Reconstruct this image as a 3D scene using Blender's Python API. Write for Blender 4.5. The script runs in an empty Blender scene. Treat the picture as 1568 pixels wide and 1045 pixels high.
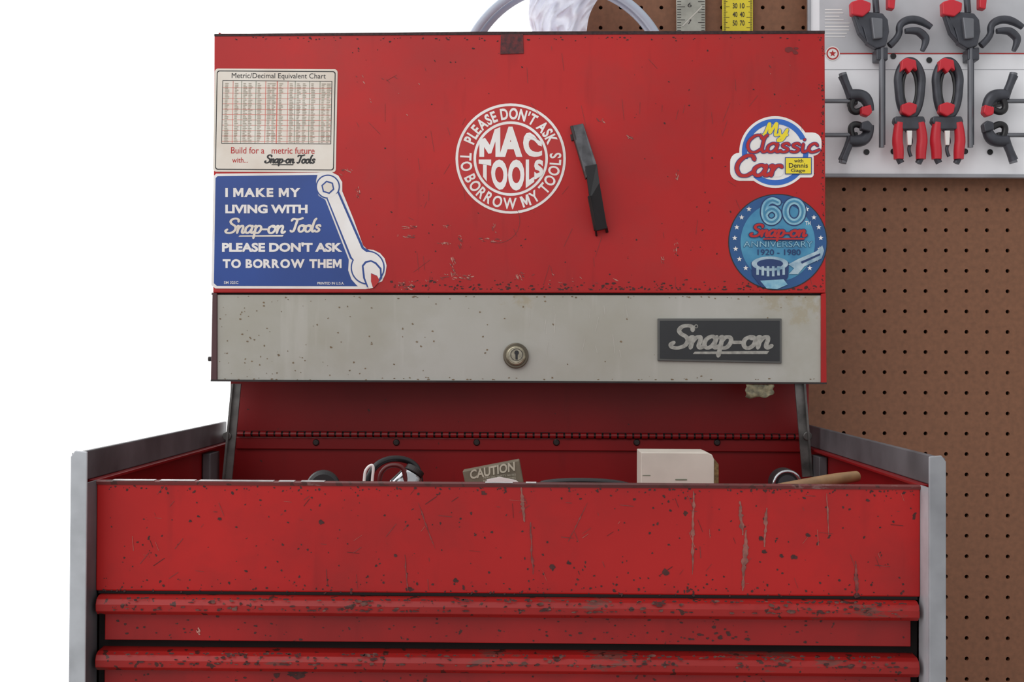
import bpy, bmesh, math, random
from mathutils import Vector, Matrix, noise
from mathutils.geometry import tessellate_polygon
rng = random.Random(7)
scene = bpy.context.scene
try:
    scene.view_settings.view_transform = 'Standard'
    scene.view_settings.look = 'None'
except Exception: pass

# ---------------- camera ----------------
W0, H0, F = 1568.0, 1045.0, 1900.0      # measured in a 1568 px wide frame (2353/1.5)
C = Vector((0, 0, 1.42))
a = math.atan(34/F); b = math.atan(24.5/F); r = math.radians(0.25)
R = Matrix.Rotation(a, 3, 'Z') @ Matrix.Rotation(math.pi/2+b, 3, 'X') @ Matrix.Rotation(r, 3, 'Z')
cam_d = bpy.data.cameras.new('camera'); cam = bpy.data.objects.new('camera', cam_d)
scene.collection.objects.link(cam); scene.camera = cam
cam.matrix_world = Matrix.Translation(C) @ R.to_4x4()
cam_d.sensor_width = 36; cam_d.lens = 36*F/W0; cam_d.clip_start = 0.01

def P(u, v, Y):
    d = R @ Vector(((u-784)/F, -(v-522.5)/F, -1))
    return C + d*(Y/d.y)
def xo(u, Y): return P(u, 547, Y).x
def zo(v, Y): return P(784, v, Y).z
def PL(u, v, off=0): return P(u, v, 1.392+(585-v)/535*0.011-off)

# ---------------- materials ----------------
def s2l(c):
    o = []
    for x in c:
        x /= 255.0
        o.append(x/12.92 if x <= .04045 else ((x+.055)/1.055)**2.4)
    return (*o, 1)
MC = {}
def mat(name, rgb, rough=.5, metal=0, var=.12, scale=25, bump=0, rgb2=None, alpha=None, trans=0):
    if name in MC: return MC[name]
    m = bpy.data.materials.new(name); m.use_nodes = True; nt = m.node_tree; n = nt.nodes; L = nt.links
    bs = n['Principled BSDF']; bs.inputs['Roughness'].default_value = rough; bs.inputs['Metallic'].default_value = metal
    tc = n.new('ShaderNodeTexCoord'); nz = n.new('ShaderNodeTexNoise'); nz.inputs['Scale'].default_value = scale
    nz.inputs['Detail'].default_value = 5
    L.new(tc.outputs['Object'], nz.inputs['Vector'])
    mx = n.new('ShaderNodeMix'); mx.data_type = 'RGBA'
    c = s2l(rgb); c2 = s2l(rgb2) if rgb2 else tuple(x*(1-var*2) for x in c[:3])+(1,)
    mx.inputs[6].default_value = c; mx.inputs[7].default_value = c2
    mr = n.new('ShaderNodeMapRange'); mr.inputs[1].default_value = .35; mr.inputs[2].default_value = .7
    L.new(nz.outputs['Fac'], mr.inputs[0]); L.new(mr.outputs[0], mx.inputs[0])
    L.new(mx.outputs[2], bs.inputs['Base Color'])
    if bump:
        bp = n.new('ShaderNodeBump'); bp.inputs['Strength'].default_value = bump; bp.inputs['Distance'].default_value = .001
        L.new(nz.outputs['Fac'], bp.inputs['Height']); L.new(bp.outputs[0], bs.inputs['Normal'])
    MC[name] = m; return m

def paint(name, base, base2, chip=(70, 32, 28), th=.70, cscale=110, wear=None, wth=.66, wscale=14, stretch=(1, 1, 1), rough=.42, streak=(112, 14, 18), smudge=None):
    if name in MC: return MC[name]
    m = bpy.data.materials.new(name); m.use_nodes = True; nt = m.node_tree; n = nt.nodes; L = nt.links
    bs = n['Principled BSDF']; bs.inputs['Roughness'].default_value = rough
    bs.inputs['Specular IOR Level'].default_value = .35
    tc = n.new('ShaderNodeTexCoord')
    def nz(scale, det, st=(1, 1, 1), ro=.5):
        mp = n.new('ShaderNodeMapping'); mp.inputs['Scale'].default_value = st
        L.new(tc.outputs['Object'], mp.inputs['Vector'])
        t = n.new('ShaderNodeTexNoise'); t.inputs['Scale'].default_value = scale; t.inputs['Detail'].default_value = det
        t.inputs['Roughness'].default_value = ro
        L.new(mp.outputs[0], t.inputs['Vector']); return t.outputs['Fac']
    def rng_(f, lo, hi, mul=1):
        k = n.new('ShaderNodeMapRange'); k.inputs[1].default_value = lo; k.inputs[2].default_value = hi
        k.inputs[4].default_value = mul
        L.new(f, k.inputs[0]); return k.outputs[0]
    def mix(f, A, B):
        k = n.new('ShaderNodeMix'); k.data_type = 'RGBA'; L.new(f, k.inputs[0])
        for i, q in ((6, A), (7, B)):
            if isinstance(q, tuple): k.inputs[i].default_value = q
            else: L.new(q, k.inputs[i])
        return k.outputs[2]
    col = mix(rng_(nz(5, 6), .35, .68), s2l(base), s2l(base2))
    if smudge: col = mix(rng_(nz(9, 7, (1, 1, 1), .65), .46, .72, .65), col, s2l(smudge))
    col = mix(rng_(nz(60, 3, (1, 1, .12)), .6, .74, .25), col, s2l(streak))
    if wear:
        col = mix(rng_(nz(wscale, 8, stretch, .7), wth, wth+.04, .85), col, s2l(wear))
    col = mix(rng_(nz(cscale, 3), th, th+.02), col, s2l(chip))
    L.new(col, bs.inputs['Base Color'])
    bp = n.new('ShaderNodeBump'); bp.inputs['Strength'].default_value = .15; bp.inputs['Distance'].default_value = .0008
    L.new(nz(40, 4), bp.inputs['Height']); L.new(bp.outputs[0], bs.inputs['Normal'])
    MC[name] = m; return m

RED = paint('red_paint', (183, 25, 23), (162, 19, 20), th=.73, smudge=(136, 26, 26))
REDL = paint('red_paint_lid', (187, 29, 28), (168, 23, 25), th=.75, smudge=(158, 42, 40))
REDW = paint('red_paint_worn', (164, 30, 27), (134, 24, 23), th=.63, cscale=130, wear=(100, 60, 54), wth=.59, wscale=26, stretch=(.5, 1, 2.2))
REDI = paint('red_paint_interior_shaded', (138, 14, 19), (112, 11, 15), th=.74)  # same chest red, darkened so the interior shade is in the colour
ALU = paint('brushed_aluminium', (184, 183, 177), (170, 168, 158), chip=(128, 114, 94), th=.76, cscale=75, wear=(166, 158, 138), wth=.6, wscale=7, rough=.42, streak=(200, 198, 192), smudge=(162, 158, 144))
ALU.node_tree.nodes['Principled BSDF'].inputs['Metallic'].default_value = .12
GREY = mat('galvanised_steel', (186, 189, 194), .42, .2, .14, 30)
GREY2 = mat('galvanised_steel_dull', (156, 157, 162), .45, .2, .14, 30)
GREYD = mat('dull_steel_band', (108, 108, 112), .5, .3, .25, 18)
STEEL = mat('worn_steel', (112, 110, 108), .4, .6, .3, 60)
DARK = mat('dark_metal', (52, 46, 46), .5, .3, .2, 60)
BLACK = mat('black_plastic', (28, 28, 31), .4, 0, .1, 40)
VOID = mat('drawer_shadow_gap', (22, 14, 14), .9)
WHITE = mat('white_vinyl', (242, 240, 238), .4, 0, .03, 18, 0, (228, 220, 214))
CREAM = mat('cream_paper_label', (236, 230, 220), .5, 0, .05, 18, 0, (220, 208, 194))
INK = mat('black_ink', (35, 34, 36), .5)
RINK = mat('red_ink', (188, 32, 32), .4, 0, .05)
LRINK = mat('light_red_ink', (224, 120, 105), .5)
GINK = mat('grey_green_ink', (130, 140, 120), .5)
BLUE = mat('blue_vinyl', (32, 70, 148), .35, 0, .12, 12)
SBLUE = mat('sky_blue_ink', (48, 108, 200), .4, 0, .08)
YEL = mat('yellow_ink', (244, 222, 48), .4, 0, .04)
CHIP = mat('chipped_paint_primer', (78, 34, 32), .7, 0, .3, 300)
SCR = mat('light_scratch', (178, 96, 84), .6, 0, .2, 300)
SCR2 = mat('grey_scrape', (138, 60, 56), .6, 0, .3, 200)
PEG = mat('hardboard', (136, 92, 66), .65, 0, .1, 160, .1)

# ---------------- mesh helpers ----------------
def new_obj(name, me, parent=None):
    o = bpy.data.objects.new(name, me); scene.collection.objects.link(o)
    if parent is not None:
        o.parent = parent; o.matrix_parent_inverse = Matrix.Translation(-Vector(parent.location))
    return o
def empty(name, loc):
    e = bpy.data.objects.new(name, None); e.location = loc; e.empty_display_size = .05
    scene.collection.objects.link(e); return e
def fin(o, bevel=0, smooth=False, seg=2):
    if bevel:
        m = o.modifiers.new('bevel', 'BEVEL'); m.width = bevel; m.segments = seg; m.limit_method = 'ANGLE'; m.angle_limit = math.radians(35)
    if smooth:
        for p in o.data.polygons: p.use_smooth = True
    return o
def prism3(name, front, back, m, parent, bevel=0):
    n = len(front); me = bpy.data.meshes.new(name)
    fs = [tuple(range(n)), tuple(range(2*n-1, n-1, -1))]
    for i in range(n):
        j = (i+1) % n; fs.append((i, n+i, n+j, j))
    me.from_pydata([tuple(p) for p in front+back], [], fs); me.materials.append(m)
    bm = bmesh.new(); bm.from_mesh(me); bmesh.ops.recalc_face_normals(bm, faces=bm.faces); bm.to_mesh(me); bm.free()
    return fin(new_obj(name, me, parent), bevel)
def prism(name, pts, Y, depth, m, parent, bevel=0):
    fr = [P(u, v, Y) for u, v in pts]; bk = [p+Vector((0, depth, 0)) for p in fr]
    return prism3(name, fr, bk, m, parent, bevel)
def lprism(name, pts, off, th, m, parent, bevel=0):
    fr = [PL(u, v, off) for u, v in pts]; bk = [p+Vector((0, th, 0)) for p in fr]
    return prism3(name, fr, bk, m, parent, bevel)
def box(name, x0, x1, y0, y1, z0, z1, m, parent, bevel=0):
    fr = [Vector((x0, y0, z0)), Vector((x1, y0, z0)), Vector((x1, y0, z1)), Vector((x0, y0, z1))]
    return prism3(name, fr, [p+Vector((0, y1-y0, 0)) for p in fr], m, parent, bevel)
def xprofile(name, prof, x0, x1, m, parent, bevel=0):
    a_ = [Vector((x0, y, z)) for y, z in prof]; b_ = [Vector((x1, y, z)) for y, z in prof]
    return prism3(name, a_, b_, m, parent, bevel)
def cyl(name, p0, p1, rad, m, parent, seg=24, bevel=0, r2=None):
    p0 = Vector(p0); p1 = Vector(p1); ax = (p1-p0).normalized(); t = ax.orthogonal().normalized(); s = ax.cross(t)
    r2 = rad if r2 is None else r2
    A = [p0+(t*math.cos(k*2*math.pi/seg)+s*math.sin(k*2*math.pi/seg))*rad for k in range(seg)]
    B = [p1+(t*math.cos(k*2*math.pi/seg)+s*math.sin(k*2*math.pi/seg))*r2 for k in range(seg)]
    return prism3(name, A, B, m, parent, bevel)
def tube(name, pts, rad, m, parent, radii=None, closed=False, smooth=True):
    cu = bpy.data.curves.new(name, 'CURVE'); cu.dimensions = '3D'; cu.bevel_depth = rad; cu.bevel_resolution = 4; cu.use_fill_caps = True
    sp = cu.splines.new('NURBS' if smooth else 'POLY'); sp.points.add(len(pts)-1)
    for i, p in enumerate(pts):
        sp.points[i].co = (*p, 1); sp.points[i].radius = radii[i] if radii else 1
    if smooth: sp.order_u = 3; sp.use_endpoint_u = not closed; sp.resolution_u = 8
    sp.use_cyclic_u = closed
    o = bpy.data.objects.new(name, cu); scene.collection.objects.link(o)
    dg = bpy.context.evaluated_depsgraph_get(); dg.update()
    me = bpy.data.meshes.new_from_object(o.evaluated_get(dg)); bpy.data.objects.remove(o)
    me.materials.clear(); me.materials.append(m)
    return fin(new_obj(name, me, parent), 0, True)

# text
TC = {}
def bounds(vs):
    xs = [q[0] for q in vs] or [0, .3]; ys = [q[1] for q in vs] or [0, .7]
    return min(xs), max(xs), min(ys), max(ys)
def tmesh(s, bold=0):
    k = (s, bold)
    if k in TC: return TC[k]
    if bold > .015 and s == 'M':      # clean bold M outline
        h = tmesh('H', bold); y0, y1 = h[4], h[5]
        q = [(0, 0), (0, 1), (.27, 1), (.5, .5), (.73, 1), (1, 1), (1, 0), (.77, 0), (.77, .56), (.57, .14), (.43, .14), (.23, .56), (.23, 0)]
        vs = [(x*.74, y0+y*(y1-y0)) for x, y in q]
        fs = [tuple(t) for t in tessellate_polygon([[Vector((x, y, 0)) for x, y in vs]])]
        TC[k] = (vs, fs, *bounds(vs)); return TC[k]
    if bold > .015 and len(s) > 1 and 'M' in s:
        vs, fs, cur = [], [], 0
        for ch in s:
            if ch == ' ': cur += .34; continue
            g = tmesh(ch, bold); i0 = len(vs)
            vs += [(x-g[2]+cur, y) for x, y in g[0]]; fs += [tuple(i0+i for i in f) for f in g[1]]
            cur += g[3]-g[2]+.055
        TC[k] = (vs, fs, *bounds(vs)); return TC[k]
    cu = bpy.data.curves.new('t', 'FONT'); cu.body = s; cu.offset = bold; cu.resolution_u = 4
    o = bpy.data.objects.new('t', cu); scene.collection.objects.link(o)
    dg = bpy.context.evaluated_depsgraph_get(); dg.update()
    me = bpy.data.meshes.new_from_object(o.evaluated_get(dg))
    vs = [(p.co.x, p.co.y) for p in me.vertices]; fs = [tuple(p.vertices) for p in me.polygons]
    bpy.data.objects.remove(o); bpy.data.meshes.remove(me)
    TC[k] = (vs, fs, *bounds(vs)); return TC[k]

# hand-lettered script alphabet: strokes in (x right, y up), x-height .5, cap 1
GL = {
 'S': (.60, [[(.62, .78), (.58, .93), (.42, 1), (.2, .96), (.1, .8), (.2, .64), (.42, .5), (.52, .32), (.44, .1), (.2, .0), (-.02, .03), (-.1, .15), (.0, .24)]]),
 'n': (.56, [[(-.02, .42), (.06, .5), (.1, .38), (.08, 0)], [(.08, .22), (.2, .44), (.34, .5), (.4, .38), (.38, .1), (.46, .0), (.6, .1)]]),
 'a': (.58, [[(.42, .4), (.26, .52), (.06, .38), (.03, .14), (.16, .0), (.32, .08), (.42, .3), (.44, .48)], [(.44, .5), (.41, .12), (.48, .0), (.62, .1)]]),
 'p': (.52, [[(-.0, .44), (.08, .5), (.08, .2), (.07, -.36)], [(.08, .3), (.2, .48), (.38, .46), (.44, .26), (.34, .04), (.18, .0), (.08, .08)]]),
 '-': (.40, [[(.04, .25), (.3, .25)]]),
 'o': (.52, [[(.24, .5), (.06, .4), (.02, .2), (.12, .02), (.28, .0), (.42, .14), (.44, .34), (.34, .48), (.22, .5), (.3, .42), (.56, .44)]]),
 'l': (.26, [[(.2, 1.), (.08, .8), (.04, .2), (.12, .0), (.28, .1)]]),
 's': (.46, [[(.38, .42), (.26, .52), (.1, .44), (.12, .32), (.3, .22), (.34, .1), (.2, .0), (.02, .04)]]),
 'T': (.62, [[(-.05, .84), (.06, .98), (.3, .95), (.55, .96), (.78, 1.04)], [(.4, .95), (.34, .5), (.28, .1), (.14, .0), (.02, .08)]]),
 'M': (.86, [[(-.1, .1), (.02, .02), (.12, .3), (.22, .96), (.3, .6), (.36, .2), (.48, .6), (.62, .98), (.66, .6), (.68, .1), (.76, .02), (.88, .12)]]),
 'y': (.5, [[(.02, .45), (.06, .2), (.16, .02), (.3, .1), (.42, .46)], [(.44, .5), (.38, .0), (.26, -.35), (.06, -.4), (.1, -.22), (.5, .08)]]),
 'C': (.62, [[(.6, .78), (.5, .98), (.28, .96), (.06, .68), (.02, .34), (.16, .04), (.4, .0), (.64, .2)]]),
 'i': (.3, [[(.06, .48), (.06, .12), (.14, .0), (.3, .1)], [(.08, .72), (.1, .74)]]),
 'c': (.46, [[(.4, .38), (.26, .51), (.08, .38), (.03, .16), (.16, .0), (.32, .03), (.5, .14)]]),
 'r': (.44, [[(.0, .44), (.08, .5), (.1, .38), (.08, 0)], [(.08, .2), (.2, .44), (.34, .5), (.42, .42)]]),
}
def crom(pts, k=6):
    if len(pts) < 3: return pts
    q = [pts[0]]+pts+[pts[-1]]; out = []
    for i in range(1, len(q)-2):
        for j in range(k):
            t = j/k; o = []
            for c_ in (0, 1):
                p0, p1, p2, p3 = q[i-1][c_], q[i][c_], q[i+1][c_], q[i+2][c_]
                o.append(.5*(2*p1+(p2-p0)*t+(2*p0-5*p1+4*p2-p3)*t*t+(3*p1-p0-3*p2+p3)*t**3))
            out.append(tuple(o))
    out.append(pts[-1]); return out

class Decal:
    def __init__(s, name, mapper, parent=None, base=.0004, step=.00018):
        s.n = name; s.map = mapper; s.p = parent; s.V = []; s.Fc = []; s.M = []; s.mats = []; s.b = base; s.st = step; s.e = 0
    def mi(s, m):
        if m not in s.mats: s.mats.append(m)
        return s.mats.index(m)
    def raw(s, pts, faces, m, layer, offs=None):
        s.e = (s.e+1) % 12
        i0 = len(s.V); k = s.mi(m); e0 = s.b+s.st*layer+s.e*4e-6
        s.V += [s.map(u, v, e0+(offs[i] if offs else 0)) for i, (u, v) in enumerate(pts)]
        for f in faces: s.Fc.append(tuple(i0+i for i in f)); s.M.append(k)
    def poly(s, pts, m, layer):
        t = tessellate_polygon([[Vector((u, v, 0)) for u, v in pts]])
        s.raw(pts, t, m, layer)
    def rect(s, x0, y0, x1, y1, m, layer, rr=0):
        if rr:
            pts = []
            for cx, cy, a0 in ((x1-rr, y0+rr, -90), (x1-rr, y1-rr, 0), (x0+rr, y1-rr, 90), (x0+rr, y0+rr, 180)):
                for k in range(6):
                    t = math.radians(a0+k*18); pts.append((cx+rr*math.cos(t), cy+rr*math.sin(t)))
            s.poly(pts, m, layer)
        else: s.raw([(x0, y0), (x1, y0), (x1, y1), (x0, y1)], [(0, 1, 2, 3)], m, layer)
    def line(s, x0, y0, x1, y1, w, m, layer):
        dx, dy = x1-x0, y1-y0; l = math.hypot(dx, dy) or 1; nx, ny = -dy/l*w/2, dx/l*w/2
        s.raw([(x0+nx, y0+ny), (x1+nx, y1+ny), (x1-nx, y1-ny), (x0-nx, y0-ny)], [(0, 1, 2, 3)], m, layer)
    def disk(s, cx, cy, r1, m, layer, r0=0, ry=None, n=64):
        k = (ry/r1) if ry else 1
        o = [(cx+r1*math.cos(2*math.pi*i/n), cy+r1*k*math.sin(2*math.pi*i/n)) for i in range(n)]
        if r0 == 0: s.raw(o, [tuple(range(n))], m, layer)
        else:
            q = [(cx+r0*math.cos(2*math.pi*i/n), cy+r0*k*math.sin(2*math.pi*i/n)) for i in range(n)]
            s.raw(o+q, [(i, (i+1) % n, n+(i+1) % n, n+i) for i in range(n)], m, layer)
    def star(s, cx, cy, r1, m, layer):
        s.poly([(cx+(r1 if i % 2 == 0 else r1*.42)*math.sin(i*math.pi/5), cy-(r1 if i % 2 == 0 else r1*.42)*math.cos(i*math.pi/5)) for i in range(10)], m, layer)
    def text(s, t, x0, y0, x1, y1, m, layer, bold=0, shear=0, rot=0):
        vs, fs, a0, a1, b0, b1 = tmesh(t, bold); w = x1-x0; h = y1-y0; sh = shear*h
        cx, cy = (x0+x1)/2, (y0+y1)/2; cr, sr = math.cos(rot), math.sin(rot); pts = []
        for x, y in vs:
            fy = (y-b0)/(b1-b0); fx = (x-a0)/(a1-a0)
            u = x0+fx*(w-sh)+fy*sh-cx; v = y1-fy*h-cy
            pts.append((cx+u*cr-v*sr, cy+u*sr+v*cr))
        s.raw(pts, fs, m, layer)
    def wtext(s, t, x0, x1, ftop, fbot, m, layer, bold=0):
        vs, fs, a0, a1, b0, b1 = tmesh(t, bold); pts = []
        for x, y in vs:
            fy = (y-b0)/(b1-b0); u = x0+(x-a0)/(a1-a0)*(x1-x0); pts.append((u, fbot(u)+(ftop(u)-fbot(u))*fy))
        s.raw(pts, fs, m, layer)
    def arc(s, t, cx, cy, rad, h, a0, a1, m, layer, bold=0, bottom=False):
        ws = []
        for ch in t:
            if ch == ' ': ws.append(.3)
            else:
                q = tmesh(ch, bold); ws.append(q[3]-q[2]+.1)
        tot = sum(ws); cur = 0; ref = tmesh('H', bold); H = ref[5]-ref[4]
        span = math.radians(a1-a0); unit = abs(span)*(rad+h/2)/tot
        for ch, w in zip(t, ws):
            mid = math.radians(a0)+span*(cur+w/2)/tot; cur += w
            if ch == ' ': continue
            vs, fs, p0, p1, q0, q1 = tmesh(ch, bold); pts = []
            for x, y in vs:
                lx = (x-(p0+p1)/2)*unit; ly = (y-ref[4])/H*h
                if not bottom:
                    rr = rad+ly; pts.append((cx+rr*math.sin(mid)+lx*math.cos(mid), cy-rr*math.cos(mid)+lx*math.sin(mid)))
                else:
                    rr = rad+h-ly; pts.append((cx+rr*math.sin(mid)+lx*math.cos(mid), cy+rr*math.cos(mid)-lx*math.sin(mid)))
            s.raw(pts, fs, m, layer)
    def script(s, t, x0, y0, x1, y1, m, layer, w=3.0, underline=True, shear=.22):
        """stroke lettering; y1 = baseline"""
        H = y1-y0; cur = 0; tot = sum(GL[c_][0] for c_ in t); sx = (x1-x0-shear*H*.6)/tot
        for c_ in t:
            gw, sts = GL[c_]
            for st in sts:
                q = [(x0+(cur+x)*sx+shear*y*H, y1-y*H) for x, y in crom(st)]
                L_, R_ = [], []
                for i in range(len(q)):
                    p, n_ = q[max(i-1, 0)], q[min(i+1, len(q)-1)]
                    dx, dy = n_[0]-p[0], n_[1]-p[1]; l = math.hypot(dx, dy) or 1
                    ww = w*(.5+.18*abs(dy)/l)
                    L_.append((q[i][0]-dy/l*ww, q[i][1]+dx/l*ww)); R_.append((q[i][0]+dy/l*ww, q[i][1]-dx/l*ww))
                k = len(q); of = [i*1.6e-6 for i in range(k)]
                s.raw(L_+R_, [(i, i+1, k+i+1, k+i) for i in range(k-1)], m, layer, of+of)
                for e_ in (q[0], q[-1]): s.disk(e_[0], e_[1], w*.52, m, layer+.6, n=12)
            cur += gw
        if underline:
            W = x1-x0; s.poly([(x0+W*.22, y1+H*.17), (x1-W*.04, y1+H*.14), (x1-W*.06, y1+H*.14+w*.9), (x0+W*.2, y1+H*.17+w*.7)], m, layer+.8)
    def chip(s, u, v, sz, m, layer, el=1, ang=0):
        n = rng.randint(6, 9); pts = []
        for i in range(n):
            t = 2*math.pi*i/n; q = sz*rng.uniform(.5, 1.1); x = q*math.cos(t)*el; y = q*math.sin(t)
            pts.append((u+x*math.cos(ang)-y*math.sin(ang), v+x*math.sin(ang)+y*math.cos(ang)))
        s.raw(pts, [tuple(range(n))], m, layer)
    def streak(s, u, v0, v1, w, m, layer, lean=0):
        n = max(8, int((v1-v0)/3)); L_, R_ = [], []; sd = rng.uniform(0, 99)
        for i in range(n+1):
            t = i/n; v = v0+(v1-v0)*t; c_ = u+lean*t+1.2*noise.noise(Vector((sd, t*4, 0)))
            ww = w*(.25+.55*abs(noise.noise(Vector((sd, t*9, 4))))*2)*math.sin(math.pi*min(max(t, .04), .96))**.5
            L_.append((c_-ww*rng.uniform(.6, 1.1)*.6, v)); R_.append((c_+ww*rng.uniform(.6, 1.1)*.6, v))
        k = n+1; s.raw(L_+R_, [(i, i+1, k+i+1, k+i) for i in range(n)], m, layer)
    def build(s):
        me = bpy.data.meshes.new(s.n); me.from_pydata([tuple(p) for p in s.V], [], s.Fc)
        for m in s.mats: me.materials.append(m)
        for p, k in zip(me.polygons, s.M): p.material_index = k
        return new_obj(s.n, me, s.p)

# ======================= TOOL CHEST =======================
Y0 = .98; YP = 1.002; YB = 1.465
XL = xo(110, Y0); XR = xo(1448, Y0)
ZR = zo(698, Y0); ZP = zo(742, YP)
PITCH = 85/F*1.0; ZD = zo(912, YP); ZBOT = ZD-5*PITCH-.004
chest = empty('tool_chest', ((XL+XR)/2, (Y0+YB)/2, ZBOT))
for sd, X, s in (('left', XL, 1), ('right', XR, -1)):
    def bx(n, xa, xb, *rest): return box(n+'_'+sd, min(X+s*xa, X+s*xb), max(X+s*xa, X+s*xb), *rest)
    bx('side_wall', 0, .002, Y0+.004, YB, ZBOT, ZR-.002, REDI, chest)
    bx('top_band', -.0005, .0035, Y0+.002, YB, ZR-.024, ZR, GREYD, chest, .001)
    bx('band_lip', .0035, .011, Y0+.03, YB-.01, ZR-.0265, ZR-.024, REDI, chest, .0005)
    xa, xb = X-s*.0005, X+s*.0128
    pr = [(xa, ZBOT), (xb, ZBOT), (xb, ZR+.001), (X+s*.003, ZR+.002), (xa, ZR-.003)]
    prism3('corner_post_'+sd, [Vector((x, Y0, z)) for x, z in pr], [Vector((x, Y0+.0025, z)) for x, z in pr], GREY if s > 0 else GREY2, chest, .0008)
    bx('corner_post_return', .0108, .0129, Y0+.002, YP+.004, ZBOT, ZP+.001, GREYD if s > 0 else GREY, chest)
    bx('hinge_bracket', .003, .012, 1.36, 1.40, ZR-.075, ZR-.03, GREYD, chest, .001)
xa = XL+.0129; xb = XR-.0129
box('front_panel', xa, xb, YP, YP+.004, ZD+.001, ZP, RED, chest, .0012)
xprofile('front_panel_hem', [(YP-.0008, ZP-.0022), (YP-.0012, ZP+.0002), (YP+.001, ZP+.0014), (YP+.006, ZP+.0012), (YP+.007, ZP-.003)], xa, xb,
         paint('worn_hem', (112, 40, 38), (78, 34, 34), th=.58, wear=(136, 112, 108), wth=.56, wscale=9, stretch=(.35, 1, 1)), chest)
# bare bright metal on the rubbed left part of the hem
hm = mat('rubbed_bare_steel', (216, 212, 212), .35, .3, .2, 90)
for k, (ua, ub) in enumerate(((174, 238), (246, 300), (306, 420), (428, 452), (462, 498), (744, 786), (806, 822))):
    box('hem_bare_metal_%d' % k, xo(ua, YP), xo(ub, YP), YP-.0004, YP+.0058, ZP+.0010, ZP+.0017, hm, chest)
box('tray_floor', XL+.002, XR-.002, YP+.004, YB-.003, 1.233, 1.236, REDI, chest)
box('drawer_cavity', xa, xb, YP+.02, YB-.01, ZBOT, 1.232, VOID, chest)  # solid near-black block painted as the unlit drawer space
box('bottom_plate', XL, XR, Y0+.003, YB, ZBOT-.003, ZBOT, REDI, chest)
REDD = paint('red_paint_drawer', (166, 24, 24), (140, 20, 21), th=.70, wear=(112, 50, 46), wth=.66, wscale=30, smudge=(120, 24, 24))
for i in range(5):
    zt = ZD-i*PITCH; e = .0035
    lip = [(YP+.010, zt-.0008), (YP-.004, zt-.0018), (YP-.0085, zt-.004), (YP-.0105, zt-.008), (YP-.010, zt-.0135), (YP-.006, zt-.0168), (YP+.001, zt-.0172), (YP+.010, zt-.0172)]
    xprofile('drawer_lip_%d' % (i+1), lip, xa+e, xb-e, REDW, chest, .0006)
    box('drawer_face_%d' % (i+1), xa+.0072, xb-.0072, YP+.0015, YP+.008, zt-PITCH+.0058, zt-.0165, REDD, chest, .0005)
box('drawer_gap_shade', xa, xb, YP+.009, YP+.02, ZBOT, ZD, VOID, chest)  # dark filler painting the shade between drawers, not a rail
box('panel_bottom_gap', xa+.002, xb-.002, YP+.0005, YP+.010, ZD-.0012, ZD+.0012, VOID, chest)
# back wall + hinge
ZH = zo(667, 1.455)
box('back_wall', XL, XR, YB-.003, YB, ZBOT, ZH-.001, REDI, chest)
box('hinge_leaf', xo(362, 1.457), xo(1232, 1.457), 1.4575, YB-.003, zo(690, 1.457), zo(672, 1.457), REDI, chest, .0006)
nk = 74; hx0 = xo(364, 1.456); hx1 = xo(1228, 1.456)
kb = bmesh.new()
for i in range(nk):
    w = (hx1-hx0)/nk; x = hx0+w*(i+.5)
    bmesh.ops.create_cone(kb, cap_ends=True, segments=10, radius1=.0036 if i % 2 else .0030, radius2=.0036 if i % 2 else .0030, depth=w*.74,
                          matrix=Matrix.Translation((x, 1.4545, ZH)) @ Matrix.Rotation(math.pi/2, 4, 'Y'))
km = bpy.data.meshes.new('piano_hinge'); kb.to_mesh(km); kb.free(); km.materials.append(REDI); new_obj('piano_hinge', km, chest)
cyl('hinge_pin', (hx0, 1.4545, ZH), (hx1, 1.4545, ZH), .0018, DARK, chest)
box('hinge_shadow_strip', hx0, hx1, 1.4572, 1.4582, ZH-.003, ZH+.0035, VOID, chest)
for k, u in enumerate((484, 607, 730, 852, 975, 1098)):
    p = P(u, 678, 1.4575); cyl('hinge_screw_%d' % k, p, p+Vector((0, -.0025, 0)), .0042, DARK, chest, 16, .0005, .003)

# ---- lid ----
zlt = P(784, 50, 1.405).z; zlb = P(784, 588, 1.40).z
lx0 = xo(331, 1.405); lx1 = xo(1262, 1.405)
box('lid_back', xo(354, 1.46), xo(1238, 1.46), 1.4585, 1.4615, ZH+.001, zlt, REDI, chest)
box('lid_side_left', lx0, lx0+.002, 1.405, 1.461, zlb+.003, zlt, REDL, chest)
box('lid_side_right', lx1-.002, lx1, 1.405, 1.461, zlb+.003, zlt, REDL, chest)
box('lid_top', lx0, lx1, 1.409, 1.461, zlt-.002, zlt, REDL, chest)
lprism('lid_cover_panel', [(328, 54), (1263, 50), (1264.5, 447), (326, 447)], 0, .004, REDL, chest, .0012)
lprism('lid_top_trim', [(328, 52), (735, 48.5), (1263, 47), (1263, 51.5), (735, 53.5), (328, 55.5)], .0006, .006, mat('dark_rusty_edge', (62, 32, 34), .6, .2, .4, 300), chest)
lprism('lid_panel_fold', [(326, 444.5), (1264.5, 445), (1264.5, 449), (326, 448.5)], .0018, .006, RED, chest, .001)
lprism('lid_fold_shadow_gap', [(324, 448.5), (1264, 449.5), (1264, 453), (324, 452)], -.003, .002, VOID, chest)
lprism('lid_aluminium_strip', [(332, 451.5), (1257.5, 452.5), (1257.5, 586.5), (332, 582.5)], -.0012, .003, ALU, chest, .0008)
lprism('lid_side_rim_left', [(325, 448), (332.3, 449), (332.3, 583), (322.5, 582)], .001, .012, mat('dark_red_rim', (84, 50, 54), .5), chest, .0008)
lprism('lid_side_rim_right', [(1257.5, 450), (1265, 449), (1266, 587), (1257.5, 587)], .001, .012, RED, chest, .0008)
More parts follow.
